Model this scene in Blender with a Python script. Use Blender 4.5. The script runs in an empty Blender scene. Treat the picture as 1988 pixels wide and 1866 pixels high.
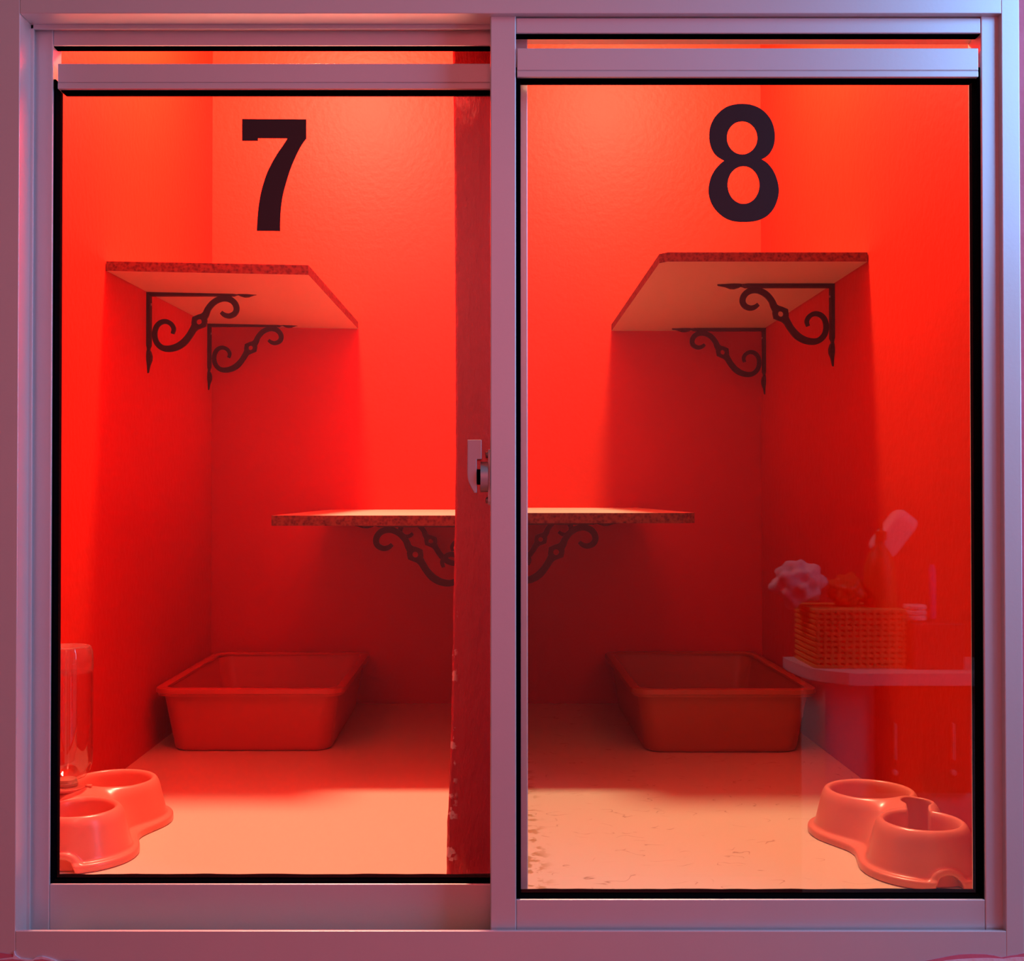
import bpy, bmesh, math, random
import numpy as np
from mathutils import Vector, Matrix, noise
random.seed(7)
PI = math.pi
S = bpy.context.scene
COL = S.collection

# ------------------------------------------------------------------ camera
F = 2250.0                     # focal length in pixels of the 1988 px wide frame
CAM_Z = 0.468                  # eye height above the pen floor
cd = bpy.data.cameras.new('camera')
cd.sensor_width = 36.0
cd.lens = 36.0 * F / 1988.0
cd.shift_x = 51.0 / 1988.0
cd.clip_start = 0.02
cam = bpy.data.objects.new('camera', cd)
cam.location = (0, 0, CAM_Z)
PITCH = math.atan(27.0 / F)
cam.rotation_euler = (PI / 2 + PITCH, 0, 0)
COL.objects.link(cam)
S.camera = cam

# ------------------------------------------------------------------ view, world, lights
S.view_settings.view_transform = 'Standard'
S.view_settings.look = 'None'
S.view_settings.exposure = 0.0
S.view_settings.gamma = 1.0
S.view_settings.use_curve_mapping = False
S.cycles.max_bounces = 14
S.cycles.diffuse_bounces = 8
S.cycles.glossy_bounces = 6
S.cycles.transparent_max_bounces = 16
S.cycles.sample_clamp_indirect = 6.0
S.cycles.use_denoising = True

w = bpy.data.worlds.new('world')
S.world = w
w.use_nodes = True
bg = w.node_tree.nodes['Background']
bg.inputs[0].default_value = (0.52, 0.37, 0.43, 1)
bg.inputs[1].default_value = 0.30


def light(name, kind, loc, power, color, size=0.1, size_y=None, target=None):
    l = bpy.data.lights.new(name, kind)
    l.energy = power
    l.color = color
    if kind == 'AREA':
        l.size = size
        if size_y:
            l.shape = 'RECTANGLE'
            l.size_y = size_y
    else:
        l.shadow_soft_size = size
    o = bpy.data.objects.new(name, l)
    o.location = loc
    if target:
        o.rotation_euler = (Vector(target) - Vector(loc)).to_track_quat('-Z', 'Y').to_euler()
    COL.objects.link(o)
    return o


light('pen_lamp_left', 'POINT', (-0.325, 1.96, 1.54), 130, (1.0, 0.43, 0.27), 0.055)
light('pen_lamp_right', 'POINT', (0.325, 1.96, 1.54), 68, (1.0, 0.72, 0.42), 0.055)
light('blue_corner_fill', 'AREA', (0.86, 0.78, 1.13), 2.7, (0.16, 0.48, 1.0), 0.22, 0.55, (0.54, 1.22, 0.85))  # unseen area light added close to the frame, tints its right corner blue
light('daylight_from_side_window', 'AREA', (1.9, 0.50, 1.0), 28, (0.34, 0.56, 1.0), 0.9, 1.2, (0.0, 1.22, 0.5))
light('rear_wall_fill', 'AREA', (-0.1, -0.5, 1.45), 66, (1.0, 0.55, 0.65), 0.5, 0.5, (-0.1, -1.75, 0.65))  # unseen fill added to brighten the rear wall, so the frame glows pink

# ------------------------------------------------------------------ helpers
def at(px, py, Y):
    """pixel of the 1988x1866 frame -> world point on the plane y = Y"""
    u = (px - (994.0 - 51.0)) / F
    v = (933.0 - py) / F
    c, s = math.cos(PITCH), math.sin(PITCH)
    d = Vector((u, c - v * s, s + v * c))
    k = Y / d.y
    return Vector((d.x * k, Y, CAM_Z + d.z * k))


def ax(px, Y):
    return at(px, 960, Y).x


def az(py, Y):
    return at(943, py, Y).z


class MB:
    """collects shapes and links them as ONE mesh object"""

    def __init__(self):
        self.bm = bmesh.new()

    def box(self, x0, x1, y0, y1, z0, z1, bev=0.0, seg=2, mi=0):
        t = bmesh.new()
        bmesh.ops.create_cube(t, size=1.0)
        for v in t.verts:
            v.co = Vector(((x0 + x1) / 2 + v.co.x * (x1 - x0), (y0 + y1) / 2 + v.co.y * (y1 - y0),
                           (z0 + z1) / 2 + v.co.z * (z1 - z0)))
        if bev > 0:
            bmesh.ops.bevel(t, geom=list(t.edges), offset=bev, segments=seg, profile=0.5, affect='EDGES')
        return self.add(t, mi)

    def add(self, t, mi=None):
        if mi is not None:
            for f in t.faces:
                f.material_index = mi
        me = bpy.data.meshes.new('tmp')
        t.to_mesh(me)
        t.free()
        self.bm.from_mesh(me)
        bpy.data.meshes.remove(me)
        return self

    def prism(self, loops, y0, y1, mi=0, axis='Y', bev=0.0):
        """loops: outline (and holes) in (x, z); extruded from y0 to y1"""
        t = bmesh.new()
        edges = []
        for lp in loops:
            vs = [t.verts.new((p[0], 0.0, p[1])) for p in lp]
            for a, b in zip(vs, vs[1:] + vs[:1]):
                edges.append(t.edges.new((a, b)))
        bmesh.ops.triangle_fill(t, edges=edges, use_beauty=True, use_dissolve=False)
        faces = list(t.faces)
        r = bmesh.ops.extrude_face_region(t, geom=faces)
        for v in t.verts:
            v.co.y = y0
        for g in r['geom']:
            if isinstance(g, bmesh.types.BMVert):
                g.co.y = y1
        bmesh.ops.recalc_face_normals(t, faces=list(t.faces))
        if axis == 'X':        # outline given in (y, z), extruded along x
            for v in t.verts:
                v.co = Vector((v.co.y, v.co.x, v.co.z))
            bmesh.ops.recalc_face_normals(t, faces=list(t.faces))
        if axis == 'Z':        # outline given in (x, y), extruded along z
            for v in t.verts:
                v.co = Vector((v.co.x, v.co.z, v.co.y))
            bmesh.ops.recalc_face_normals(t, faces=list(t.faces))
        if bev > 0:
            es = [e for e in t.edges if len(e.link_faces) == 2 and e.calc_face_angle() > 1.0]
            bmesh.ops.bevel(t, geom=es, offset=bev, segments=2, profile=0.5, affect='EDGES')
        return self.add(t, mi)

    def loft(self, rings, cap0=False, cap1=False, mi=0, close=False):
        t = bmesh.new()
        R = [[t.verts.new(p) for p in r] for r in rings]
        pairs = list(zip(R, R[1:]))
        if close:
            pairs.append((R[-1], R[0]))
        for a, b in pairs:
            n = len(a)
            for i in range(n):
                t.faces.new((a[i], a[(i + 1) % n], b[(i + 1) % n], b[i]))
        if cap0:
            t.faces.new(list(reversed(R[0])))
        if cap1:
            t.faces.new(R[-1])
        bmesh.ops.recalc_face_normals(t, faces=list(t.faces))
        return self.add(t, mi)

    def lathe(self, prof, c, n=48, mi=0, axis='Z', cap0=True, cap1=True):
        rings = []
        for r, h in prof:
            ring = []
            for i in range(n):
                a = 2 * PI * i / n
                p = (r * math.cos(a), r * math.sin(a), h)
                if axis == 'X':
                    p = (h, r * math.cos(a), r * math.sin(a))
                if axis == 'Y':
                    p = (r * math.cos(a), h, r * math.sin(a))
                ring.append((c[0] + p[0], c[1] + p[1], c[2] + p[2]))
            rings.append(ring)
        return self.loft(rings, cap0, cap1, mi)

    def build(self, name, mats, parent=None, smooth=None):
        me = bpy.data.meshes.new(name)
        self.bm.to_mesh(me)
        self.bm.free()
        for m in (mats if isinstance(mats, (list, tuple)) else [mats]):
            me.materials.append(m)
        o = bpy.data.objects.new(name, me)
        COL.objects.link(o)
        if parent:
            o.parent = parent
            o.matrix_parent_inverse = Matrix.Translation(-parent.location) if parent.parent is None else Matrix()
        if smooth is not None:
            me.polygons.foreach_set('use_smooth', [True] * len(me.polygons))
            if smooth < 3.1:
                me.set_sharp_from_angle(angle=smooth)
        return o


def thing(name, label, cat, loc, group=None, rotz=0.0):
    o = bpy.data.objects.new(name, None)
    o.empty_display_size = 0.03
    o.location = loc
    COL.objects.link(o)
    tag(o, label, cat, group)
    return o


def tag(o, label, cat, group=None):
    o['label'] = label
    o['category'] = cat
    if group:
        o['group'] = group
    return o


def struct(o):
    o['kind'] = 'structure'
    return o


def smoothloop(pts, sub=4):
    """closed Catmull-Rom through pts; a point given as (x, y, 1) stays a sharp corner"""
    out = []
    n = len(pts)
    for i in range(n):
        p0, p1, p2, p3 = pts[i - 1], pts[i], pts[(i + 1) % n], pts[(i + 2) % n]
        a = Vector(p0[:2]) if len(p1) == 2 else Vector(p1[:2])
        d = Vector(p3[:2]) if len(p2) == 2 else Vector(p2[:2])
        b, c = Vector(p1[:2]), Vector(p2[:2])
        if len(p1) > 2 and len(p2) > 2:
            out.append(tuple(b))
            continue
        for k in range(sub):
            t = k / sub
            q = 0.5 * ((2 * b) + (c - a) * t + (2 * a - 5 * b + 4 * c - d) * t * t + (3 * b - a - 3 * c + d) * t ** 3)
            out.append((q.x, q.y))
    return out


# ------------------------------------------------------------------ materials
def nt(name):
    m = bpy.data.materials.new(name)
    m.use_nodes = True
    n = m.node_tree
    return m, n, n.nodes['Principled BSDF']


def N(n, t, **kw):
    x = n.nodes.new(t)
    for k, v in kw.items():
        setattr(x, k, v)
    return x


def bump(n, p, scale, strength, dist=0.002, detail=3.0, coord=None):
    tc = N(n, 'ShaderNodeTexCoord')
    no = N(n, 'ShaderNodeTexNoise')
    no.inputs['Scale'].default_value = scale
    no.inputs['Detail'].default_value = detail
    b = N(n, 'ShaderNodeBump')
    b.inputs['Strength'].default_value = strength
    b.inputs['Distance'].default_value = dist
    n.links.new(tc.outputs['Object'], no.inputs['Vector'])
    n.links.new(no.outputs[0], b.inputs['Height'])
    n.links.new(b.outputs[0], p.inputs['Normal'])
    return no


def plain(name, col, rough=0.5, metal=0.0, bs=0, bst=0.2, spec=0.5, vary=0.0):
    m, n, p = nt(name)
    p.inputs['Base Color'].default_value = (*col, 1)
    p.inputs['Roughness'].default_value = rough
    p.inputs['Metallic'].default_value = metal
    p.inputs['Specular IOR Level'].default_value = spec
    if bs:
        bump(n, p, bs, bst)
    if vary:
        tc = N(n, 'ShaderNodeTexCoord')
        no = N(n, 'ShaderNodeTexNoise')
        no.inputs['Scale'].default_value = 9.0
        no.inputs['Detail'].default_value = 4.0
        mx = N(n, 'ShaderNodeMix', data_type='RGBA')
        mx.inputs[6].default_value = (*[c * (1 - vary) for c in col], 1)
        mx.inputs[7].default_value = (*[min(1, c * (1 + vary)) for c in col], 1)
        n.links.new(tc.outputs['Object'], no.inputs['Vector'])
        n.links.new(no.outputs[0], mx.inputs[0])
        n.links.new(mx.outputs[2], p.inputs['Base Color'])
    return m


RED = (0.52, 0.020, 0.006)
M_wall = plain('red_gloss_wall_paint', RED, 0.5, bs=75, bst=0.32, spec=0.16, vary=0.06)
M_alu = plain('matt_aluminium', (0.66, 0.65, 0.68), 0.42, 0.55, bs=260, bst=0.03, vary=0.03)
M_alu_dark = plain('worn_aluminium', (0.46, 0.44, 0.46), 0.4, 0.7)
M_rubber = plain('black_rubber', (0.0015, 0.0015, 0.003), 0.9, spec=0.0)
M_iron = plain('black_painted_iron', (0.006, 0.004, 0.005), 0.55, bs=400, bst=0.1, spec=0.2)
M_screw = plain('screw_steel', (0.30, 0.26, 0.25), 0.35, 0.9)
M_board = plain('cream_melamine', (0.66, 0.56, 0.44), 0.42, spec=0.3, vary=0.04)
M_digit = plain('black_vinyl', (0.012, 0.010, 0.014), 0.35)
M_bowl = plain('coral_plastic', (0.66, 0.23, 0.17), 0.28, spec=0.5)
M_cap = plain('translucent_beige_plastic', (0.50, 0.30, 0.22), 0.35)
M_tray_l = plain('terracotta_plastic', (0.48, 0.07, 0.035), 0.38)
M_tray_r = plain('brown_plastic', (0.36, 0.10, 0.02), 0.36)
M_pink = plain('pink_wall_paint', (0.62, 0.13, 0.20), 0.5, bs=60, bst=0.6, vary=0.15)
M_plaster = plain('bare_pale_plaster', (0.80, 0.52, 0.60), 0.8, bs=90, bst=0.8, vary=0.15)
M_rear = plain('dusky_red_wall', (0.40, 0.065, 0.06), 0.8, vary=0.1)
M_white = plain('white_laminate', (0.80, 0.78, 0.80), 0.4)
M_darkdoor = plain('dark_red_door', (0.10, 0.012, 0.012), 0.5)
M_wick = plain('straw', (0.70, 0.36, 0.08), 0.7)
M_cloth = plain('white_cloth', (0.75, 0.70, 0.75), 0.8, vary=0.2)
M_orange = plain('orange_plastic', (0.55, 0.13, 0.02), 0.5)
M_lilac = plain('lilac_plastic', (0.30, 0.10, 0.45), 0.5)
M_brownbox = plain('dark_storage_box', (0.12, 0.03, 0.03), 0.5)


def chip_edge():
    m, n, p = nt('raw_chipboard_edge')
    tc = N(n, 'ShaderNodeTexCoord')
    a = N(n, 'ShaderNodeTexNoise'); a.inputs['Scale'].default_value = 130; a.inputs['Detail'].default_value = 5
    b = N(n, 'ShaderNodeTexVoronoi'); b.inputs['Scale'].default_value = 210
    r = N(n, 'ShaderNodeValToRGB')
    r.color_ramp.elements[0].position = 0.40; r.color_ramp.elements[0].color = (0.03, 0.008, 0.003, 1)
    r.color_ramp.elements[1].position = 0.80; r.color_ramp.elements[1].color = (0.17, 0.055, 0.018, 1)
    ad = N(n, 'ShaderNodeMath', operation='MULTIPLY_ADD'); ad.inputs[1].default_value = 0.35
    n.links.new(tc.outputs['Object'], a.inputs['Vector']); n.links.new(tc.outputs['Object'], b.inputs['Vector'])
    n.links.new(b.outputs['Distance'], ad.inputs[0]); n.links.new(a.outputs[0], ad.inputs[2])
    n.links.new(ad.outputs[0], r.inputs[0]); n.links.new(r.outputs[0], p.inputs['Base Color'])
    bp = N(n, 'ShaderNodeBump'); bp.inputs['Strength'].default_value = 0.5; bp.inputs['Distance'].default_value = 0.002
    n.links.new(ad.outputs[0], bp.inputs['Height']); n.links.new(bp.outputs[0], p.inputs['Normal'])
    p.inputs['Roughness'].default_value = 0.8
    return m


M_chip = chip_edge()


def floor_mat():
    m, n, p = nt('cream_painted_floor')
    p.inputs['Roughness'].default_value = 0.34
    p.inputs['Specular IOR Level'].default_value = 0.35
    tc = N(n, 'ShaderNodeTexCoord')
    sx = N(n, 'ShaderNodeSeparateXYZ'); n.links.new(tc.outputs['Object'], sx.inputs[0])

    def band(sock, lo, hi, soft):
        a = N(n, 'ShaderNodeMapRange', interpolation_type='SMOOTHSTEP')
        a.inputs[1].default_value = lo - soft; a.inputs[2].default_value = lo + soft
        b = N(n, 'ShaderNodeMapRange', interpolation_type='SMOOTHSTEP')
        b.inputs[1].default_value = hi - soft; b.inputs[2].default_value = hi + soft
        b.inputs[3].default_value = 1; b.inputs[4].default_value = 0
        n.links.new(sock, a.inputs[0]); n.links.new(sock, b.inputs[0])
        mu = N(n, 'ShaderNodeMath', operation='MULTIPLY')
        n.links.new(a.outputs[0], mu.inputs[0]); n.links.new(b.outputs[0], mu.inputs[1])
        return mu.outputs[0]

    def mul(a, b):
        mu = N(n, 'ShaderNodeMath', operation='MULTIPLY')
        n.links.new(a, mu.inputs[0]); n.links.new(b, mu.inputs[1])
        return mu.outputs[0]

    # brown smudges beside the partition in the right pen
    ns = N(n, 'ShaderNodeTexNoise'); ns.inputs['Scale'].default_value = 48; ns.inputs['Detail'].default_value = 6
    n.links.new(tc.outputs['Object'], ns.inputs['Vector'])
    th = N(n, 'ShaderNodeMapRange'); th.inputs[1].default_value = 0.51; th.inputs[2].default_value = 0.58
    n.links.new(ns.outputs[0], th.inputs[0])
    smear = mul(th.outputs[0], band(sx.outputs[0], 0.030, 0.076, 0.014))
    # hair-fine scuffs
    mp = N(n, 'ShaderNodeMapping'); mp.inputs['Scale'].default_value = (9, 13, 9)
    n.links.new(tc.outputs['Object'], mp.inputs[0])
    n2 = N(n, 'ShaderNodeTexNoise'); n2.inputs['Scale'].default_value = 2.2; n2.inputs['Detail'].default_value = 1.5
    n.links.new(mp.outputs[0], n2.inputs['Vector'])
    sb = N(n, 'ShaderNodeMath', operation='SUBTRACT'); sb.inputs[1].default_value = 0.5
    n.links.new(n2.outputs[0], sb.inputs[0])
    ab = N(n, 'ShaderNodeMath', operation='ABSOLUTE'); n.links.new(sb.outputs[0], ab.inputs[0])
    ln = N(n, 'ShaderNodeMapRange'); ln.inputs[1].default_value = 0.0; ln.inputs[2].default_value = 0.010
    ln.inputs[3].default_value = 1; ln.inputs[4].default_value = 0
    n.links.new(ab.outputs[0], ln.inputs[0])
    n3 = N(n, 'ShaderNodeTexNoise'); n3.inputs['Scale'].default_value = 26; n3.inputs['Detail'].default_value = 2
    n.links.new(tc.outputs['Object'], n3.inputs['Vector'])
    t3 = N(n, 'ShaderNodeMapRange'); t3.inputs[1].default_value = 0.54; t3.inputs[2].default_value = 0.60
    n.links.new(n3.outputs[0], t3.inputs[0])
    scr = mul(ln.outputs[0], t3.outputs[0])
    right = N(n, 'ShaderNodeMapRange'); right.inputs[1].default_value = 0.0; right.inputs[2].default_value = 0.05
    n.links.new(sx.outputs[0], right.inputs[0])
    scr = mul(scr, right.outputs[0])
    m1 = N(n, 'ShaderNodeMix', data_type='RGBA'); m1.inputs[6].default_value = (0.66, 0.62, 0.49, 1)
    m1.inputs[7].default_value = (0.36, 0.24, 0.09, 1)
    k1 = N(n, 'ShaderNodeMath', operation='MULTIPLY'); k1.inputs[1].default_value = 0.75
    n.links.new(smear, k1.inputs[0]); n.links.new(k1.outputs[0], m1.inputs[0])
    m2 = N(n, 'ShaderNodeMix', data_type='RGBA'); m2.inputs[7].default_value = (0.25, 0.14, 0.08, 1)
    k2 = N(n, 'ShaderNodeMath', operation='MULTIPLY'); k2.inputs[1].default_value = 0.7
    n.links.new(scr, k2.inputs[0]); n.links.new(k2.outputs[0], m2.inputs[0])
    n.links.new(m1.outputs[2], m2.inputs[6]); n.links.new(m2.outputs[2], p.inputs['Base Color'])
    b = N(n, 'ShaderNodeBump'); b.inputs['Strength'].default_value = 0.06; b.inputs['Distance'].default_value = 0.002
    n4 = N(n, 'ShaderNodeTexNoise'); n4.inputs['Scale'].default_value = 14
    n.links.new(tc.outputs['Object'], n4.inputs['Vector'])
    n.links.new(n4.outputs[0], b.inputs['Height']); n.links.new(b.outputs[0], p.inputs['Normal'])
    return m


M_floor = floor_mat()


def part_mat():
    """partition paint with pale chips along its worn left arris"""
    m, n, p = nt('red_partition_paint')
    p.inputs['Roughness'].default_value = 0.38
    p.inputs['Specular IOR Level'].default_value = 0.4
    tc = N(n, 'ShaderNodeTexCoord')
    no = N(n, 'ShaderNodeTexNoise'); no.inputs['Scale'].default_value = 95; no.inputs['Detail'].default_value = 4
    mp = N(n, 'ShaderNodeMapping'); mp.inputs['Scale'].default_value = (1, 1, 0.45)
    n.links.new(tc.outputs['Object'], mp.inputs[0]); n.links.new(mp.outputs[0], no.inputs['Vector'])
    b = N(n, 'ShaderNodeBump'); b.inputs['Strength'].default_value = 0.9; b.inputs['Distance'].default_value = 0.005
    n.links.new(no.outputs[0], b.inputs['Height']); n.links.new(b.outputs[0], p.inputs['Normal'])
    sx = N(n, 'ShaderNodeSeparateXYZ'); n.links.new(tc.outputs['Object'], sx.inputs[0])
    r = N(n, 'ShaderNodeMapRange'); r.inputs[1].default_value = -0.0365; r.inputs[2].default_value = -0.031
    r.inputs[3].default_value = 1; r.inputs[4].default_value = 0
    n.links.new(sx.outputs[0], r.inputs[0])
    zr = N(n, 'ShaderNodeMapRange'); zr.inputs[1].default_value = 0.42; zr.inputs[2].default_value = 0.36
    n.links.new(sx.outputs[2], zr.inputs[0])
    n2 = N(n, 'ShaderNodeTexNoise'); n2.inputs['Scale'].default_value = 62; n2.inputs['Detail'].default_value = 3
    n.links.new(tc.outputs['Object'], n2.inputs['Vector'])
    t = N(n, 'ShaderNodeMapRange'); t.inputs[1].default_value = 0.60; t.inputs[2].default_value = 0.64
    n.links.new(n2.outputs[0], t.inputs[0])
    k = N(n, 'ShaderNodeMath', operation='MULTIPLY'); n.links.new(r.outputs[0], k.inputs[0]); n.links.new(t.outputs[0], k.inputs[1])
    k2 = N(n, 'ShaderNodeMath', operation='MULTIPLY'); n.links.new(k.outputs[0], k2.inputs[0]); n.links.new(zr.outputs[0], k2.inputs[1])
    mx = N(n, 'ShaderNodeMix', data_type='RGBA'); mx.inputs[6].default_value = (0.45, 0.012, 0.020, 1)
    mx.inputs[7].default_value = (0.75, 0.45, 0.42, 1)
    n.links.new(k2.outputs[0], mx.inputs[0]); n.links.new(mx.outputs[2], p.inputs['Base Color'])
    return m


M_part = part_mat()


def glass(name, tint=(1, 1, 1), f0=0.04, haze=None):
    m = bpy.data.materials.new(name)
    m.use_nodes = True
    n = m.node_tree
    n.nodes.clear()
    out = N(n, 'ShaderNodeOutputMaterial')
    tr = N(n, 'ShaderNodeBsdfTransparent'); tr.inputs[0].default_value = (*tint, 1)
    gl = N(n, 'ShaderNodeBsdfGlossy'); gl.inputs['Roughness'].default_value = 0.0
    lw = N(n, 'ShaderNodeLayerWeight'); lw.inputs[0].default_value = 0.5
    pw = N(n, 'ShaderNodeMath', operation='POWER'); pw.inputs[1].default_value = 5.0
    ma = N(n, 'ShaderNodeMath', operation='MULTIPLY_ADD'); ma.inputs[1].default_value = 1 - f0; ma.inputs[2].default_value = f0
    mx = N(n, 'ShaderNodeMixShader')
    n.links.new(lw.outputs['Facing'], pw.inputs[0]); n.links.new(pw.outputs[0], ma.inputs[0])
    n.links.new(ma.outputs[0], mx.inputs[0]); n.links.new(tr.outputs[0], mx.inputs[1]); n.links.new(gl.outputs[0], mx.inputs[2])
    last = mx
    if haze:
        df = N(n, 'ShaderNodeBsdfDiffuse'); df.inputs[0].default_value = (*haze[0], 1)
        tc = N(n, 'ShaderNodeTexCoord'); sx = N(n, 'ShaderNodeSeparateXYZ'); n.links.new(tc.outputs['Object'], sx.inputs[0])
        no = N(n, 'ShaderNodeTexNoise'); no.inputs['Scale'].default_value = 120
        n.links.new(tc.outputs['Object'], no.inputs['Vector'])
        r = N(n, 'ShaderNodeMapRange'); r.inputs[1].default_value = haze[1]; r.inputs[2].default_value = haze[1] + 0.004
        n.links.new(sx.outputs[2], r.inputs[0])
        k = N(n, 'ShaderNodeMath', operation='MULTIPLY'); n.links.new(r.outputs[0], k.inputs[0]); n.links.new(no.outputs[0], k.inputs[1])
        k2 = N(n, 'ShaderNodeMath', operation='MULTIPLY'); k2.inputs[1].default_value = haze[2]; n.links.new(k.outputs[0], k2.inputs[0])
        m3 = N(n, 'ShaderNodeMixShader'); n.links.new(k2.outputs[0], m3.inputs[0])
        n.links.new(mx.outputs[0], m3.inputs[1]); n.links.new(df.outputs[0], m3.inputs[2])
        last = m3
    n.links.new(last.outputs[0], out.inputs[0])
    return m


M_glass = glass('window_glass', f0=0.046)
M_bottle = glass('clear_plastic_bottle', (0.96, 0.94, 0.94), 0.11, ((0.8, 0.7, 0.7), 0.225, 0.13))
M_water = glass('water', (0.97, 0.95, 0.95), 0.02)

# ------------------------------------------------------------------ key planes (metres)
YB = 2.60                                  # back wall
XL, XR = -0.615, 0.619                     # side walls
ZC = 1.78                                  # ceiling
YP = 1.300                                 # front face of the partition, inside of the front wall
YF, YR, YS = 1.215, 1.223, 1.253           # frame face, right sash face, left sash face
ST = 0.026                                 # sash thickness

# ------------------------------------------------------------------ the two pens
struct(MB().box(XL - 0.05, XR + 0.05, YP, YB + 0.05, -0.05, 0.0).build('floor', M_floor))
struct(MB().box(XL - 0.05, XR + 0.05, YP, YB + 0.05, ZC, ZC + 0.05).build('ceiling', M_wall))
struct(MB().box(XL - 0.05, XR + 0.05, YB, YB + 0.05, 0.0, ZC).build('wall_back', M_wall))
struct(MB().box(XL - 0.05, XL, YP, YB, 0.0, ZC).build('wall_left', M_wall))
struct(MB().box(XR, XR + 0.05, YP, YB, 0.0, ZC).build('wall_right', M_wall))

# partition: plastered by hand, its front arris flares towards the floor
edge = [(860, 1800), (866, 1712), (868, 1620), (873, 1500), (876, 1400), (878, 1300), (880, 1180), (883, 1020), (885, 880),
        (884, 600), (882, 300), (879, 100)]
rows = []
for px, py in edge:
    p = at(px, py, YP)
    rows.append((p.x, p.z))
rows[0] = (rows[0][0], 0.0)
rows.append((rows[-1][0], ZC))
fine = []
for (xa, za), (xb, zb) in zip(rows, rows[1:]):
    k = max(1, int(abs(zb - za) / 0.012))
    for i in range(k):
        z = za + (zb - za) * i / k
        x = xa + (xb - xa) * i / k
        fine.append((x + 0.0009 * noise.noise(Vector((0, 3.1, z * 55))) * (1.6 if z < 0.42 else 0.5), z))
fine.append(rows[-1])
rings = []
HWB = 0.0275
for x, z in fine:
    hw = -x
    c = 0.003
    rings.append([(x + c, YP, z), (hw - c, YP, z), (hw, YP + c, z), (HWB + (hw - HWB) * 0.25, YP + 0.12, z), (HWB, YB, z),
                  (-HWB, YB, z), (-(HWB + (hw - HWB) * 0.25), YP + 0.12, z), (x, YP + c, z)])
pm = MB().loft(rings, True, True)
struct(pm.build('wall_middle', M_part, smooth=0.9))

# ------------------------------------------------------------------ outside wall around the window
FX0, FX1 = ax(-26, YF), ax(1984, YF)
FZ0, FZ1 = az(1862, YF), az(-28, YF)
wf = MB()
YW = YF + 0.004
YI = YP - 0.004
for a in ((XL - 0.05, FX0, 0, ZC), (FX1, XR + 0.05, 0, ZC), (FX0, FX1, FZ1, ZC)):      # red paint on the pen side
    wf.box(a[0], a[1], YI, YP, a[2], a[3], mi=2)
wf.box(-1.7, FX0, YW, YI, -0.9, 2.3)
wf.box(FX1, 1.9, YW, YI, -0.9, 2.3)
wf.box(FX0, FX1, YW, YP, -0.9, FZ0)
wf.box(FX0, FX1, YW, YI, FZ1, 2.3)
# ragged paint and plaster lapping over the foot of the frame


def lap(pts, low, mi, th):
    top = [(at(px, py, YF).x, at(px, py, YF).z) for px, py in pts]
    b = [(p[0], low) for p in (top[-1], top[0])]
    wf.prism([top + b], YF - th, YW + 0.004, mi)


zl = FZ0 - 0.03
lap([(-30, 1846), (-10, 1848), (10, 1851), (24, 1853), (28.5, 1853)], zl, 0, 0.0010)
lap([(-30, 1858), (0, 1861), (16, 1859), (27, 1857), (28.5, 1846), (31, 1854), (40, 1860), (56, 1862), (64, 1862), (72, 1857.5), (82, 1856), (94, 1859), (106, 1863), (112, 1866), (150, 1868)], zl, 1, 0.0018)
lap([(-30, 1862), (6, 1862.5), (26, 1861), (40, 1862), (52, 1865), (60, 1868), (70, 1862), (84, 1861), (100, 1864), (112, 1867), (130, 1864.5), (142, 1865), (170, 1868)], zl, 0, 0.0024)
lap([(1770, 1870), (1800, 1865), (1822, 1860.5), (1842, 1856.5), (1862, 1853), (1886, 1852), (1912, 1852.5), (1930, 1855), (1944, 1858.5), (1949, 1858)], zl, 0, 0.0010)
lap([(1810, 1870), (1836, 1864), (1860, 1861.5), (1890, 1860), (1920, 1859.5), (1946, 1861), (1962, 1858.5), (1975, 1857.5), (2010, 1857)], zl, 1, 0.0018)
lap([(1948, 1858), (1962, 1855), (1975, 1853.5), (1986, 1851), (2010, 1850)], zl, 0, 0.0012)
struct(wf.build('wall_front', [M_pink, M_plaster, M_wall]))

# ------------------------------------------------------------------ fixed window frame
win = struct(bpy.data.objects.new('window_1', None))
win.location = ((FX0 + FX1) / 2, YF, FZ0)
win.empty_display_size = 0.05
COL.objects.link(win)
jl = ax(34, YF)
jr = ax(1949, YF)
hz = az(26, YF)
sz = az(1808, YF)
m = MB().box(FX0, jl, YF, YP, FZ0, FZ1, 0.0008)
m.box(jl - 0.002, jl + 0.0032, 1.2440, 1.2475, sz - 0.02, hz, 0.0004)     # track fin
m.build('frame_jamb', M_alu, win)
m = MB().box(jr, FX1, YF, YP, FZ0, FZ1, 0.0008)
m.build('frame_jamb', M_alu, win)
m = MB().box(jl, jr, YF, YP, hz, FZ1, 0.0008)
m.box(jl, ax(1000, YR), 1.2440, 1.2475, az(56, 1.2440), hz + 0.001, 0.0004)
m.build('frame_head', M_alu, win)
m = MB().box(jl, jr, YF, YF + 0.0045, FZ0, sz, 0.0007)
m.box(jl, jr, YF, YP, FZ0, -0.022, 0.0007)
m.box(jl, jr, 1.285, YP, -0.023, -0.0005, 0.0005)
m.build('frame_sill', M_alu, win)


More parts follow.
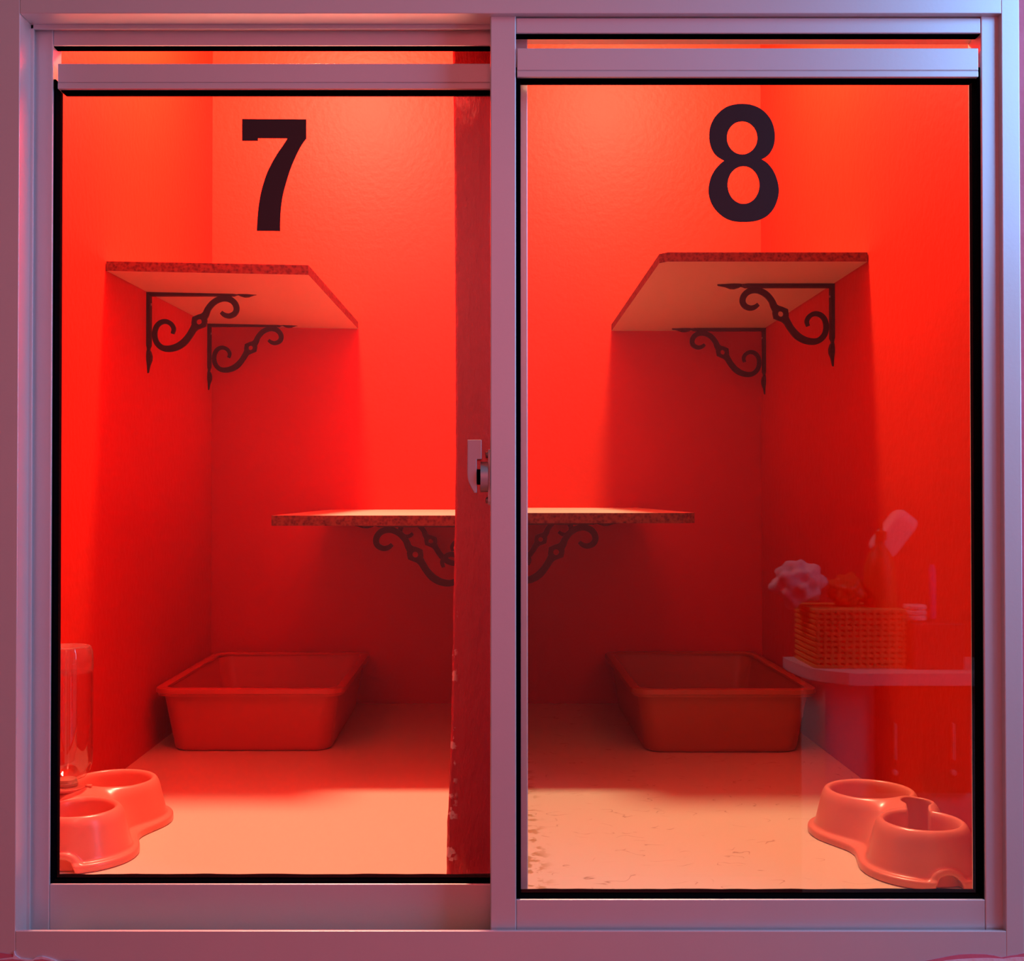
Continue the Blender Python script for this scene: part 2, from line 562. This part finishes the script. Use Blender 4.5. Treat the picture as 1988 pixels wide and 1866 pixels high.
# ------------------------------------------------------------------ sashes
def sash(label, Y, xl0, xl1, xr0, xr1, zt0, zt1, zb1, zbot, ztop, cap, gl_l):
    """stile spans xl0..xl1 and xr0..xr1; top rail zt0..zt1; bottom rail zbot..zb1"""
    t = thing('sliding_sash', label, 'window sash', ((xl0 + xr1) / 2, Y + ST / 2, zbot), 'sliding aluminium sashes')
    B = 0.0011
    MB().box(xl0, xl1, Y, Y + ST, zbot, ztop, B).build('stile', M_alu, t)
    MB().box(xr0, xr1, Y, Y + ST, zbot, ztop, B).build('stile', M_alu, t)
    m = MB().box(xl1, xr0, Y + 0.0006, Y + 0.0150, zt0, zt1, B)
    m.build('top_rail', M_alu, t)
    m = MB().box(xl1, xr0, Y + 0.0006, Y + ST - 0.0006, zbot, zb1, B)
    m.build('bottom_rail', M_alu, t)
    yg = Y + 0.0105
    cz0, cz1, cx0, cx1 = cap
    g = MB().box(xl1 - 0.004, xr0 + 0.004, yg, yg + 0.005, zb1 - 0.006, cz1 - 0.008)
    pane = g.build('glass_pane', M_glass, t)
    # vent cap: a U channel closing the top edge of the glass, a groove near its lower edge
    c = MB().box(cx0, cx1, Y - 0.001, Y + 0.021, cz0 + 0.0070, cz1, 0.0007)
    c.box(cx0, cx1, Y + 0.0000, Y + 0.020, cz0 + 0.0058, cz0 + 0.0080)
    c.box(cx0, cx1, Y - 0.001, Y + 0.021, cz0, cz0 + 0.0062, 0.0006)
    c.build('vent_cap', M_alu, t)
    # black rubber glazing bead round three sides
    d0, d1 = Y + 0.003, Y + ST - 0.001
    b = MB()
    b.box(xl1 - 0.001, xl1 + gl_l, d0, d1, zb1 - 0.001, cz0 + 0.012, 0.0006)
    b.box(xr0 - 0.0028, xr0 + 0.001, d0, d1, zb1 - 0.001, cz0 + 0.012, 0.0006)
    b.box(xl1, xr0, d0, d0 + 0.010, zb1 - 0.001, zb1 + 0.0016, 0.0006)
    b.box(cx0 + 0.002, cx1 - 0.001, Y + 0.0035, Y + 0.0208, cz0 - 0.0012, cz0 + 0.002, 0.0004)  # black strip added to darken the underside of the vent cap like shade
    b.box(xl1, xr0, Y + 0.0030, Y + 0.0146, zt0 - 0.0012, zt0 + 0.002, 0.0004)  # same painted shade below the top rail
    # wavy lip of the lower bead
    n = 60
    lip = []
    for i in range(n + 1):
        x = xl1 + (xr0 - xl1) * i / n
        lip.append((x, zb1 + 0.0030 + 0.0009 * noise.noise(Vector((x * 38, Y, 0)))))
    b.prism([lip + [(xr0, zb1 - 0.001), (xl1, zb1 - 0.001)]], Y + 0.0140, d1)
    b.build('bead_and_shade_strips', M_rubber, t)
    return t, pane, yg


def dz(py, Y):
    return az(py, Y)


ls, lpane, lyg = sash('left sliding sash with the black number 7 on its glass', YS,
                      ax(53, YS), ax(99, YS), ax(957, YS), ax(1024, YS + 0.01),
                      dz(88, YS), dz(58, YS), dz(1717, YS), -0.018, dz(57, YS) + 0.003,
                      (dz(173, YS), dz(124, YS), ax(109, YS), ax(957, YS)), 0.0022)
rs, rpane, ryg = sash('right sliding sash with the black number 8 on its glass', YR,
                      ax(952, YR), ax(1002, YR), ax(1909, YR), ax(1946, YR),
                      dz(64, YR), dz(34, YR), dz(1747, YR), -0.019, dz(29, YR),
                      (dz(150, YR), dz(94, YR), ax(1004, YR), ax(1903, YR)), 0.0050)
# the black strips under vent cap and top rail are added shade
# digits
seven = [(200, 207, 1), (1030, 212, 1), (1030, 460, 1), (960, 560), (880, 720), (820, 870), (770, 1030), (730, 1180), (705, 1340),
         (694, 1500), (692, 1658, 1), (390, 1654, 1), (400, 1480), (415, 1330), (440, 1180), (480, 1030), (530, 890), (590, 770),
         (660, 650), (730, 550), (788, 458, 1), (405, 455, 1), (405, 490, 1), (200, 490, 1)]
eight = [(680, 145), (800, 160), (920, 215), (1010, 300), (1070, 410), (1095, 540), (1085, 670), (1040, 770), (985, 828), (922, 862, 1),
         (1000, 915), (1075, 1010), (1125, 1130), (1147, 1260), (1130, 1380), (1080, 1500), (1000, 1592), (900, 1645), (800, 1668),
         (680, 1673), (570, 1665), (460, 1628), (360, 1550), (290, 1460), (250, 1360), (237, 1260), (255, 1140), (300, 1030),
         (370, 940), (440, 880, 1), (350, 825), (290, 750), (255, 650), (247, 550), (260, 440), (310, 330), (390, 240), (480, 180), (580, 152)]


def digit(outline, holes, ox, oy, sc, yg, pane, label):
    def q(p):
        v = at(ox + p[0] / sc, oy + p[1] / sc, yg - 0.0004)
        return (v.x, v.z)
    loops = [[q(p) for p in smoothloop(outline, 5)]]
    for cx, cy, a, b in holes:
        loops.append([q((cx + a * math.cos(2 * PI * i / 56), cy + b * math.sin(2 * PI * i / 56))) for i in range(56)])
    o = MB().prism(loops, yg - 0.0007, yg + 0.0002).build('number_sticker', M_digit)
    o.parent = pane
    o.matrix_parent_inverse = pane.matrix_parent_inverse.copy() if False else Matrix()
    o['label'] = label
    return o


d7 = digit(seven, [], 440, 200, 6.665, lyg, lpane, 'black vinyl digit 7')
d8 = digit(eight, [(672, 585, 198, 215), (690, 1195, 207, 245)], 1340, 180, 6.667, ryg, rpane, 'black vinyl digit 8')

# crescent latch on the left flank of the centre stile


def L(cx, cy):
    return 840 + cx / 9.33, 820 + cy / 9.33


def lx(cx, Y=1.236):
    return ax(840 + cx / 9.33, Y)


def lz(cy, Y=1.236):
    return az(820 + cy / 9.33, Y)


yc = 1.2385
xs = ax(952, YR)
pl = MB().prism([[(yc - 0.008, lz(560)), (yc - 0.006, lz(500)), (yc, lz(488)), (yc + 0.006, lz(500)), (yc + 0.008, lz(560)),
                  (yc + 0.008, lz(1430)), (yc + 0.006, lz(1490)), (yc, lz(1502)), (yc - 0.006, lz(1490)), (yc - 0.008, lz(1430))]],
                lx(1003), xs + 0.0002, axis='X', bev=0.0005)
latch = pl.build('latch', M_alu, rs)
latch['label'] = 'grey metal crescent latch on the centre stile'


def sub(mb, name, mat, smooth=None):
    o = mb.build(name, mat, smooth=smooth)
    o.parent = latch
    return o


zc = lz(990)
hubr = (lz(715) - lz(1268)) / 2
sub(MB().lathe([(hubr - 0.0006, lx(865)), (hubr, lx(868)), (hubr, lx(1003))], (0, yc, zc), 48, axis='X'), 'latch_hub', M_alu_dark, 0.6)
sub(MB().lathe([(0.0082, lx(795)), (0.0082, lx(868))], (0, yc, zc), 32, axis='X'), 'latch_pivot', M_rubber, 0.6)
lev = [(632, 325, 1), (888, 325, 1), (888, 672, 1), (800, 676, 1), (800, 1280, 1), (755, 1280, 1), (690, 1160), (645, 1050), (630, 940), (630, 720, 1)]
lo = [(lx(p[0]), lz(p[1])) + ((1,) if len(p) > 2 else ()) for p in lev]
sub(MB().prism([smoothloop(lo, 4)], yc - 0.012, yc + 0.010, bev=0.0005), 'latch_lever', M_alu_dark)
for zz in (lz(585), lz(1415)):
    sub(MB().lathe([(0.0016, lx(955)), (0.0034, lx(966)), (0.0038, lx(1003))], (0, yc, zz), 24, axis='X'), 'latch_screw', M_screw, 0.6)


# ------------------------------------------------------------------ shelves with scroll brackets
def ribbon(pts, wid, sub_=6):
    P = []
    n = len(pts)
    for i in range(n - 1):
        p0 = Vector(pts[max(i - 1, 0)]); p1 = Vector(pts[i]); p2 = Vector(pts[i + 1]); p3 = Vector(pts[min(i + 2, n - 1)])
        for k in range(sub_):
            t = k / sub_
            q = 0.5 * ((2 * p1) + (p2 - p0) * t + (2 * p0 - 5 * p1 + 4 * p2 - p3) * t * t + (3 * p1 - p0 - 3 * p2 + p3) * t ** 3)
            P.append((q, wid[i] + (wid[i + 1] - wid[i]) * t))
    P.append((Vector(pts[-1]), wid[-1]))
    a, b = [], []
    for i, (q, w_) in enumerate(P):
        d = (P[min(i + 1, len(P) - 1)][0] - P[max(i - 1, 0)][0]).normalized()
        nn = Vector((-d.y, d.x))
        a.append(q + nn * w_ / 2)
        b.append(q - nn * w_ / 2)
    return [tuple(v) for v in a] + [tuple(v) for v in reversed(b)]


KB = 1 / 3939.0                # traced bracket units -> metres


def bracket(parent, wall_x, s, y, zt):
    """s = +1: arm reaches towards +x from the wall; y = plane of the scroll; zt = underside of the board"""
    def q(p):
        return (wall_x + s * (p[0] - 385) * KB, zt - (p[1] - 312) * KB)
    hw = 0.0095
    th = 0.0056
    # wall strap with spear tip (outline in y, z)
    z = lambda c: zt - (c - 312) * KB
    def spear(n_, prof, along):
        # prof: (distance code, half width in y, thickness)
        rings = []
        for c, h_, t_ in prof:
            if along == 'Z':
                a = [(wall_x, y - h_, z(c)), (wall_x, y + h_, z(c)), (wall_x + s * t_, y + h_ * 0.8, z(c)), (wall_x + s * t_, y - h_ * 0.8, z(c))]
            else:
                a = [(X(c), y - h_, zt), (X(c), y + h_, zt), (X(c), y + h_ * 0.8, zt - t_), (X(c), y - h_ * 0.8, zt - t_)]
            rings.append(a)
        return MB().loft(rings, True, True)
    X = lambda c: wall_x + s * (c - 385) * KB
    br = spear(0, [(312, hw, th), (690, hw, th), (708, hw * 0.6, th * 0.8), (722, hw * 0.5, th * 0.7), (735, hw * 0.8, th), (765, hw * 0.95, th * 1.35), (795, hw * 0.9, th * 1.3),
                   (835, hw * 0.45, th * 0.8), (880, hw * 0.22, th * 0.5), (888, hw * 0.1, th * 0.3)], 'Z').build('bracket', M_iron, parent)
    br['label'] = 'black scrolled iron bracket'
    # arm strap under the board
    a = spear(0, [(395, hw, th), (1000, hw, th), (1018, hw * 0.6, th * 0.8), (1032, hw * 0.5, th * 0.7), (1045, hw * 0.8, th), (1075, hw * 0.95, th * 1.35), (1105, hw * 0.9, th * 1.3),
                  (1145, hw * 0.45, th * 0.8), (1190, hw * 0.22, th * 0.5), (1198, hw * 0.1, th * 0.3)], 'X').build('bracket_arm', M_iron)
    a.parent = br
    # scroll, centred in the straps
    low = [(563, 606), (572, 570), (552, 535), (515, 518), (475, 527), (446, 560), (436, 610), (447, 662), (480, 700), (525, 714), (585, 704),
           (640, 672), (683, 622), (712, 575), (738, 540)]
    lw = [22, 30, 32, 34, 34, 34, 36, 38, 40, 44, 48, 50, 46, 48, 70]
    up = [(772, 500), (800, 468), (818, 428), (850, 388), (890, 362), (935, 352), (980, 362), (1012, 392), (1022, 430), (1007, 462), (972, 478), (938, 472), (912, 452)]
    uw = [70, 48, 42, 42, 42, 42, 44, 42, 40, 38, 36, 34, 26]
    sc = MB()
    y0, y1 = y - 0.0026, y + 0.0026
    sc.prism([[q(p) for p in ribbon(low, lw)]], y0, y1)
    sc.prism([[q(p) for p in ribbon(up, uw)]], y0, y1)
    dia = [(702, 497), (800, 453), (806, 552), (786, 562), (706, 590), (700, 520)]
    dia = [(706, 488), (745, 470), (800, 455), (812, 510), (804, 552), (765, 568), (712, 588), (700, 530)]
    hole = [(755 + 20 * math.cos(2 * PI * i / 20), 520 + 20 * math.sin(2 * PI * i / 20)) for i in range(20)]
    sc.prism([[q(p) for p in dia], [q(p) for p in hole]], y0 - 0.0002, y1 + 0.0002)
    o = sc.build('scroll', M_iron); o.parent = br
    for c in (395, 790):
        xo, xi = wall_x + s * (th - 0.0004), wall_x + s * (th + 0.0012)
        o = MB().lathe([(0.0026, xo), (0.0024, xi)], (0, y, z(c)), 16, axis='X').build('bracket_screw', M_screw)
        o.parent = br


def shelf(label, x0, x1, y0, y1, z0, z1, chamf, wall_x, s, brk, dzx=0.0, dzy=0.0):
    tilt = lambda p: dzx * (p[0] - x0) / (x1 - x0) + dzy * (p[1] - y0) / (y1 - y0)
    t = thing('wall_shelf', label, 'shelf', ((x0 + x1) / 2, y1, z0), 'chipboard corner shelves')
    # outline in (x, y); the front outer corner is cut off
    if s > 0:
        out = [(x0, y1), (x0, y0), (x1 - chamf, y0), (x1, y0 + chamf), (x1, y1)]
    else:
        out = [(x1, y1), (x1, y0), (x0 + chamf, y0), (x0, y0 + chamf), (x0, y1)]
    n = len(out)
    tb = bmesh.new()
    T = [tb.verts.new((p[0], p[1], z1 + tilt(p))) for p in out]
    B_ = [tb.verts.new((p[0], p[1], z0 + tilt(p))) for p in out]
    f = tb.faces.new(T); f.material_index = 0
    f = tb.faces.new(list(reversed(B_))); f.material_index = 0
    for i in range(n):
        f = tb.faces.new((T[i], B_[i], B_[(i + 1) % n], T[(i + 1) % n])); f.material_index = 1
    bmesh.ops.recalc_face_normals(tb, faces=list(tb.faces))
    MB().add(tb).build('board', [M_board, M_chip], t)
    for y in brk:
        bracket(t, wall_x, s, y, z0 + tilt((wall_x, y)) - 0.0002)
    return t


G = 0.0
YUF = 1.870
shelf('high chipboard shelf in the left pen, on the outer wall under the 7', XL + 0.0015, ax(598, YUF), YUF, YB, az(526, YUF), az(507, YUF), 0.0, XL, 1, (2.105, 2.565), -0.0065, 0.017)
shelf('high chipboard shelf in the right pen, on the outer wall under the 8', ax(1283, YUF), XR - 0.0015, YUF, YB, az(508, YUF), az(490, YUF), 0.012, XR, -1, (2.060, 2.565), 0.0, -0.009)
YMF = 1.872
XM = 0.0275
shelf('low chipboard shelf in the left pen, against the middle partition', ax(527, YMF), -XM, YMF, YB, az(1021, YMF), az(1001, YMF), 0.0, -XM, -1, (2.0, 2.565))
shelf('low chipboard shelf in the right pen, against the middle partition', XM, ax(1353, YMF), YMF, YB, az(1016, YMF), az(996, YMF), 0.022, XM, 1, (2.0, 2.565))


# ------------------------------------------------------------------ litter trays
def rrect(x0, x1, y0, y1, r, z, n=7):
    pts = []
    for cx, cy, a0 in ((x1 - r, y1 - r, 0), (x0 + r, y1 - r, PI / 2), (x0 + r, y0 + r, PI), (x1 - r, y0 + r, 1.5 * PI)):
        for i in range(n + 1):
            a = a0 + PI / 2 * i / n
            pts.append((cx + r * math.cos(a), cy + r * math.sin(a), z))
    return pts


def tray(label, x0, x1, y0, y1, h, inset, mat):
    """x0..x1, y0..y1: extent of the rim"""
    t = thing('litter_tray', label, 'litter tray', ((x0 + x1) / 2, (y0 + y1) / 2, 0), 'cat litter trays')
    lip = 0.011

    def ring(k, z, r, ins):
        return rrect(x0 + ins, x1 - ins, y0 + ins, y1 - ins, r, z)
    bi = inset
    ti = lip
    L_ = []
    L_.append(ring(0, 0.0008, 0.030, bi + 0.006))
    L_.append(ring(0, 0.0030, 0.032, bi + 0.002))
    L_.append(ring(0, 0.0080, 0.034, bi))
    for k in range(1, 7):
        u = k / 6
        L_.append(ring(0, 0.008 + (h - 0.012) * u, 0.034 - 0.004 * u, bi + (ti - bi) * u))
    L_.append(ring(0, h - 0.003, 0.030, ti + 0.003))
    for k in range(6, 0, -1):
        u = k / 6
        L_.append(ring(0, 0.010 + (h - 0.016) * u, 0.031, bi + (ti - bi) * u + 0.0035))
    L_.append(ring(0, 0.006, 0.028, bi + 0.010))
    MB().loft(L_, True, True).build('tub', mat, t, smooth=0.8)
    # rolled rim
    R = [(lip + 0.006, h - 0.002), (lip + 0.002, h), (0.003, h), (0.0008, h - 0.0015), (0.0, h - 0.005), (0.0, h - 0.0095), (0.0014, h - 0.0105), (0.003, h - 0.0105),
         (0.0035, h - 0.015), (0.0055, h - 0.015), (0.0055, h - 0.006), (lip + 0.002, h - 0.0055), (lip + 0.006, h - 0.006)]
    MB().loft([ring(0, z, 0.034 - i * 0.3, i) for i, z in R], close=True).build('rim', mat, t, smooth=0.7)
    return t


tray('red-lit litter tray in the left pen, in the corner below the low shelf', -0.601, -0.2555, 2.088, 2.583, 0.1185, 0.027, M_tray_l)
tray('brownish litter tray in the right pen, against the outer wall', 0.262, 0.598, 2.076, 2.583, 0.1195, 0.027, M_tray_r)


# ------------------------------------------------------------------ double bowls (solid modelled as a distance field)
def surface_nets(f, org, h):
    nx, ny, nz = f.shape
    neg = f < 0
    c = [neg[i:nx - 1 + i, j:ny - 1 + j, k:nz - 1 + k] for i in (0, 1) for j in (0, 1) for k in (0, 1)]
    cnt = sum(a.astype(np.int8) for a in c)
    act = (cnt > 0) & (cnt < 8)
    idx = -np.ones(act.shape, dtype=np.int64)
    cells = np.argwhere(act)
    idx[act] = np.arange(len(cells))
    acc = np.zeros((len(cells), 3)); num = np.zeros(len(cells))
    corners = [(i, j, k) for i in (0, 1) for j in (0, 1) for k in (0, 1)]
    for a in range(8):
        for b in range(a + 1, 8):
            A, B_ = corners[a], corners[b]
            if sum(abs(A[q] - B_[q]) for q in range(3)) != 1:
                continue
            fa = f[cells[:, 0] + A[0], cells[:, 1] + A[1], cells[:, 2] + A[2]]
            fb = f[cells[:, 0] + B_[0], cells[:, 1] + B_[1], cells[:, 2] + B_[2]]
            m_ = (fa < 0) != (fb < 0)
            den = np.where(m_, fa - fb, 1.0)
            t = np.where(m_, fa / den, 0.0)
            p = np.array(A)[None, :] + t[:, None] * (np.array(B_) - np.array(A))[None, :]
            acc += p * m_[:, None]; num += m_
    V = (cells + acc / num[:, None]) * h + np.array(org)
    quads = []
    for ax_ in range(3):
        s0 = [slice(1, -1)] * 3; s1 = [slice(1, -1)] * 3
        s0[ax_] = slice(0, -1); s1[ax_] = slice(1, None)
        a = neg[tuple(s0)]; b = neg[tuple(s1)]
        for flip, mask in ((0, a & ~b), (1, ~a & b)):
            e = np.argwhere(mask)
            e = e + np.array([0 if q == ax_ else 1 for q in range(3)])
            u, v = [(1, 2), (2, 0), (0, 1)][ax_]
            du = np.zeros(3, int); dv = np.zeros(3, int); du[u] = 1; dv[v] = 1
            q = [idx[tuple((e - du - dv).T)], idx[tuple((e - dv).T)], idx[tuple(e.T)], idx[tuple((e - du).T)]]
            q = np.stack(q, 1)
            if flip:
                q = q[:, ::-1]
            quads.append(q)
    Q = np.concatenate(quads)
    Q = Q[(Q >= 0).all(1)]
    return V, Q


def smin(a, b, k):
    hh = np.clip(0.5 + 0.5 * (b - a) / k, 0, 1)
    return b + (a - b) * hh - k * hh * (1 - hh)


def smax(a, b, k):
    return -smin(-a, -b, k)


def bowl_mesh(side):
    """side = +1: bottle holder towards +x. Local frame: front bowl at y = -0.0775, rear bowl at y = +0.0775"""
    h = 0.0017
    org = (-0.12, -0.175, -0.006)
    nx, ny, nz = int(0.24 / h), int(0.35 / h), int(0.088 / h)
    x, y, z = np.meshgrid(org[0] + h * np.arange(nx), org[1] + h * np.arange(ny), org[2] + h * np.arange(nz), indexing='ij')
    x = x * side
    H = 0.070
    zz = np.clip(z / H, 0, 1.1)
    dA = np.sqrt(x ** 2 + (y - 0.0775) ** 2)
    dB = np.sqrt(x ** 2 + (y + 0.0775) ** 2)
    CX, CY = 0.030, 0.000
    dC = np.sqrt((x - CX) ** 2 + (y - CY) ** 2)
    plan = smin(smin(dA - 0.0825, dB - 0.0755, 0.075), dC - 0.049, 0.02)
    wall = plan + 0.0065 + 0.0165 * zz
    body = smax(wall, z - H, 0.020)
    flange = smax(plan, z - 0.0108, 0.004)
    f = smin(body, flange, 0.003)
    # raised arch over the finger hole at the front
    rr = np.sqrt((x) ** 2 + (z + 0.001) ** 2)
    rib = np.maximum(np.abs(rr - 0.0215) - 0.0042, np.maximum(wall - 0.0050, y + 0.10))
    f = smin(f, rib, 0.003)
    hole = np.maximum(rr - 0.0172, np.maximum(-(wall + 0.006), y + 0.10))
    f = smax(f, -hole, 0.0015)
    # the two wells
    f = smax(f, -smax(dA - (0.0445 + 0.0075 * zz), 0.014 - z, 0.01), 0.010)
    f = smax(f, -smax(dB - (0.0375 + 0.0065 * zz), 0.014 - z, 0.01), 0.010)
    # bottle seat and the channel into the front well
    tt = np.clip(((x - CX) * (0 - CX) + (y - CY) * (-0.0775 - CY)) / (CX ** 2 + (0.0775 + CY) ** 2), 0, 1)
    dl = np.sqrt((x - (CX - CX * tt)) ** 2 + (y - (CY + (-0.0775 - CY) * tt)) ** 2)
    if side > 0:
        f = smax(f, -np.maximum(dC - 0.0185, 0.016 - z), 0.003)
        f = smax(f, -np.maximum(dl - 0.0125, 0.016 - z), 0.003)
    f = np.maximum(f, -z + 0.0002)
    V, Q = surface_nets(f, org, h)
    me = bpy.data.meshes.new('double_bowl')
    me.from_pydata(V.tolist(), [], Q.tolist())
    me.update()
    bm = bmesh.new(); bm.from_mesh(me)
    bmesh.ops.recalc_face_normals(bm, faces=list(bm.faces))
    for _ in range(2):
        bmesh.ops.smooth_vert(bm, verts=list(bm.verts), factor=0.4, use_axis_x=True, use_axis_y=True, use_axis_z=True)
    bm.to_mesh(me); bm.free()
    me.polygons.foreach_set('use_smooth', [True] * len(me.polygons))
    me.materials.append(M_bowl)
    return me


def bowl(label, A, B, side):
    o = bpy.data.objects.new('double_bowl', bowl_mesh(side))
    o.location = ((A[0] + B[0]) / 2, (A[1] + B[1]) / 2, 0)
    o.rotation_euler.z = math.atan2(A[1] - B[1], A[0] - B[0]) - PI / 2
    COL.objects.link(o)
    tag(o, label, 'pet bowl', 'double feeding bowls')
    return o


bl = bowl('coral plastic double bowl with a bottle standing in it, left pen', (-0.531, 1.662), (-0.526, 1.502), -1)
brt = bowl('coral plastic double bowl with an empty bottle seat, right pen', (0.528, 1.602), (0.542, 1.443), 1)

# upside-down water bottle in the left bowl
th = bl.rotation_euler.z
hx, hy = -0.041, 0.000
bx = bl.location.x + hx * math.cos(th) - hy * math.sin(th)
by = bl.location.y + hx * math.sin(th) + hy * math.cos(th)
bt = thing('water_bottle', 'clear upside-down water bottle standing in the left double bowl', 'bottle', (bx, by, 0.066))
R = 0.0335
prof = [(0.0125, 0.066), (0.0125, 0.078), (0.0150, 0.081), (0.024, 0.084), (0.030, 0.092), (0.033, 0.102), (R, 0.112), (R, 0.160), (R, 0.240), (R - 0.0006, 0.254), (R - 0.003, 0.2605), (R - 0.007, 0.262), (R - 0.012, 0.2600), (0.004, 0.2590)]
MB().lathe(prof, (bx, by, 0), 56, cap0=False).build('bottle_body', M_bottle, bt, smooth=0.7)
prof = [(0.0110, 0.068), (0.0110, 0.081), (0.0220, 0.087), (0.0290, 0.094), (0.0318, 0.104), (R - 0.0015, 0.114), (R - 0.0015, 0.225)]
MB().lathe(prof, (bx, by, 0), 56).build('water', M_water, bt, smooth=0.7)
m = MB()
m.lathe([(0.0132, 0.0660), (0.0225, 0.0662), (0.0240, 0.0675), (0.0240, 0.0700), (0.0228, 0.0712), (0.0150, 0.0716), (0.0134, 0.0704)], (bx, by, 0), 48, cap0=False, cap1=False)
m.box(bx + 0.018, bx + 0.031, by + 0.004, by + 0.012, 0.0675, 0.0712, 0.001)
MB().lathe([(0.0122, 0.064), (0.0136, 0.066), (0.0136, 0.0725), (0.0145, 0.0735), (0.0145, 0.0765), (0.0136, 0.0775), (0.0130, 0.0815), (0.0122, 0.0820)], (bx, by, 0), 40).build('bottle_cap', M_cap, bt, smooth=0.7)
m.build('bottle_collar', M_bowl, bt, smooth=0.7)

# ------------------------------------------------------------------ the room behind the camera, seen only as reflections in the panes
struct(MB().box(-2.2, 2.6, -1.75, -1.70, -0.9, 2.3).build('wall_rear', M_rear))
struct(MB().box(-2.2, 2.6, -1.70, YW, -0.95, -0.90).build('floor_room', M_rear))

KX = 812.0                     # pixels per metre of the mirrored counter front


def rx(px):
    return (px - 943) / KX


def rz(py):
    return CAM_Z - (py - 960) / KX


YC = -0.30
cb = thing('counter', 'white counter with rounded end and dark red doors, mirrored in the right pane', 'counter', (rx(1760), -0.55, -0.9))
tp = rz(1300)
top = [(rx(1565), YC - 0.14), (rx(1580), YC - 0.02), (rx(1640), YC + 0.05), (rx(1720), YC + 0.06), (2.0, YC + 0.06), (2.0, -0.95), (rx(1565), -0.95)]
MB().prism([smoothloop([(p[0], p[1]) for p in top[:4]] + [(2.0, YC + 0.06, 1), (2.0, -0.52, 1), (rx(1565), -0.52, 1)], 5)], tp - 0.028, tp, axis='Z').build('counter_top', M_white, cb)
MB().box(rx(1600), rx(1920), -0.51, YC, -0.9, tp - 0.028, 0.002).build('carcass', M_white, cb)
for a, b in ((1696, 1786), (1789, 1878)):
    dr = MB().box(rx(a), rx(b), YC, YC + 0.016, rz(1535), rz(1322), 0.001).build('door', M_darkdoor, cb)
    hxp = 1730 if a < 1700 else 1842
    o = MB().box(rx(hxp) - 0.002, rx(hxp) + 0.002, YC + 0.016, YC + 0.026, rz(1470), rz(1400), 0.001).build('handle', M_white); o.parent = dr
    o = MB().lathe([(0.006, YC + 0.015), (0.007, YC + 0.02), (0.004, YC + 0.026)], (rx(hxp), 0, rz(1495)), 16, axis='Y').build('knob', M_white); o.parent = dr
bk = MB()
n = 11
x0, x1 = rx(1585), rx(1765)
for i in range(n):
    z = tp + 0.004 + i * (rz(1185) - tp - 0.008) / (n - 1)
    bk.box(x0, x1, YC - 0.20, YC - 0.02, z - 0.0042, z + 0.0042, 0.0015)
for i in range(13):
    x = x0 + (x1 - x0) * (i + 0.5) / 13
    bk.box(x - 0.003, x + 0.003, YC - 0.202, YC - 0.018, tp, rz(1187), 0.001)
tag(bk.build('basket', M_wick), 'straw-coloured woven basket on the counter, mirrored in the right pane', 'basket')


def lump(name, c, r, mat, label, cat, seed, amp=0.25):
    t = bmesh.new()
    bmesh.ops.create_icosphere(t, subdivisions=4, radius=1.0)
    for v in t.verts:
        k = 1 + amp * noise.noise(v.co * 2.3 + Vector((seed, 0, 0)))
        v.co = Vector((c[0] + v.co.x * r[0] * k, c[1] + v.co.y * r[1] * k, c[2] + v.co.z * r[2] * k))
    return tag(MB().add(t).build(name, mat, smooth=3.14), label, cat)


zb = rz(1180)
lump('cloth_pouch', (rx(1572), YC - 0.11, rz(1140)), (0.060, 0.05, 0.052), M_cloth, 'white patterned pouch on top of the basket, mirrored in the right pane', 'pouch', 3.0, 0.45)
lump('plush_toy', (rx(1672), YC - 0.11, rz(1155)), (0.045, 0.05, 0.042), M_orange, 'orange soft toy lying beside the white pouch, mirrored in the right pane', 'toy', 8.0, 0.3)
pb = thing('pump_bottle', 'dark orange pump bottle rising from the basket, mirrored in the right pane', 'bottle', (rx(1735), YC - 0.1, rz(1185)))
MB().lathe([(0.038, rz(1190)), (0.04, rz(1180)), (0.038, rz(1110)), (0.028, rz(1080)), (0.012, rz(1062)), (0.012, rz(1050))], (rx(1735), YC - 0.1, 0), 32).build('bottle_body', M_orange, pb, smooth=0.8)
MB().lathe([(0.014, rz(1052)), (0.014, rz(1035)), (0.005, rz(1033)), (0.005, rz(1010))], (rx(1738), YC - 0.1, 0), 24).build('pump', M_orange, pb, smooth=0.8)
sb = MB().box(rx(1772), rx(1872), YC - 0.22, YC + 0.0, tp, rz(1210), 0.004)
tag(sb.build('storage_box', M_brownbox), 'dark red storage box right of the basket, mirrored in the right pane', 'box')
c = MB()
for k in range(3):
    c.lathe([(0.024, rz(1208) + k * 0.013), (0.0265, rz(1208) + k * 0.013 + 0.003), (0.0265, rz(1208) + k * 0.013 + 0.009), (0.024, rz(1208) + k * 0.013 + 0.012)], (rx(1790), YC - 0.05, 0), 32)
tag(c.build('jar_lid', M_white), 'white ribbed tub lid on the storage box, mirrored in the right pane', 'lid')
tag(MB().lathe([(0.008, rz(1208)), (0.008, rz(1110)), (0.005, rz(1100))], (rx(1834), YC - 0.08, 0), 20).build('marker', M_lilac, smooth=0.8), 'lilac tube standing on the storage box, mirrored in the right pane', 'tube')

t = bmesh.new()
bmesh.ops.create_cube(t, size=1.0)
bmesh.ops.bevel(t, geom=list(t.edges), offset=0.22, segments=5, profile=0.5, affect='EDGES')
rot = Matrix.Rotation(math.radians(38), 4, 'Y')
for v in t.verts:
    p = rot @ Vector((v.co.x * 0.066, v.co.y * 0.05, v.co.z * 0.125))
    v.co = p + Vector((rx(1782), YC - 0.17, rz(1042)))
tag(MB().add(t).build('plastic_tub', M_white, smooth=3.14), 'white rounded tub tilted behind the pump bottle, mirrored in the right pane', 'tub')
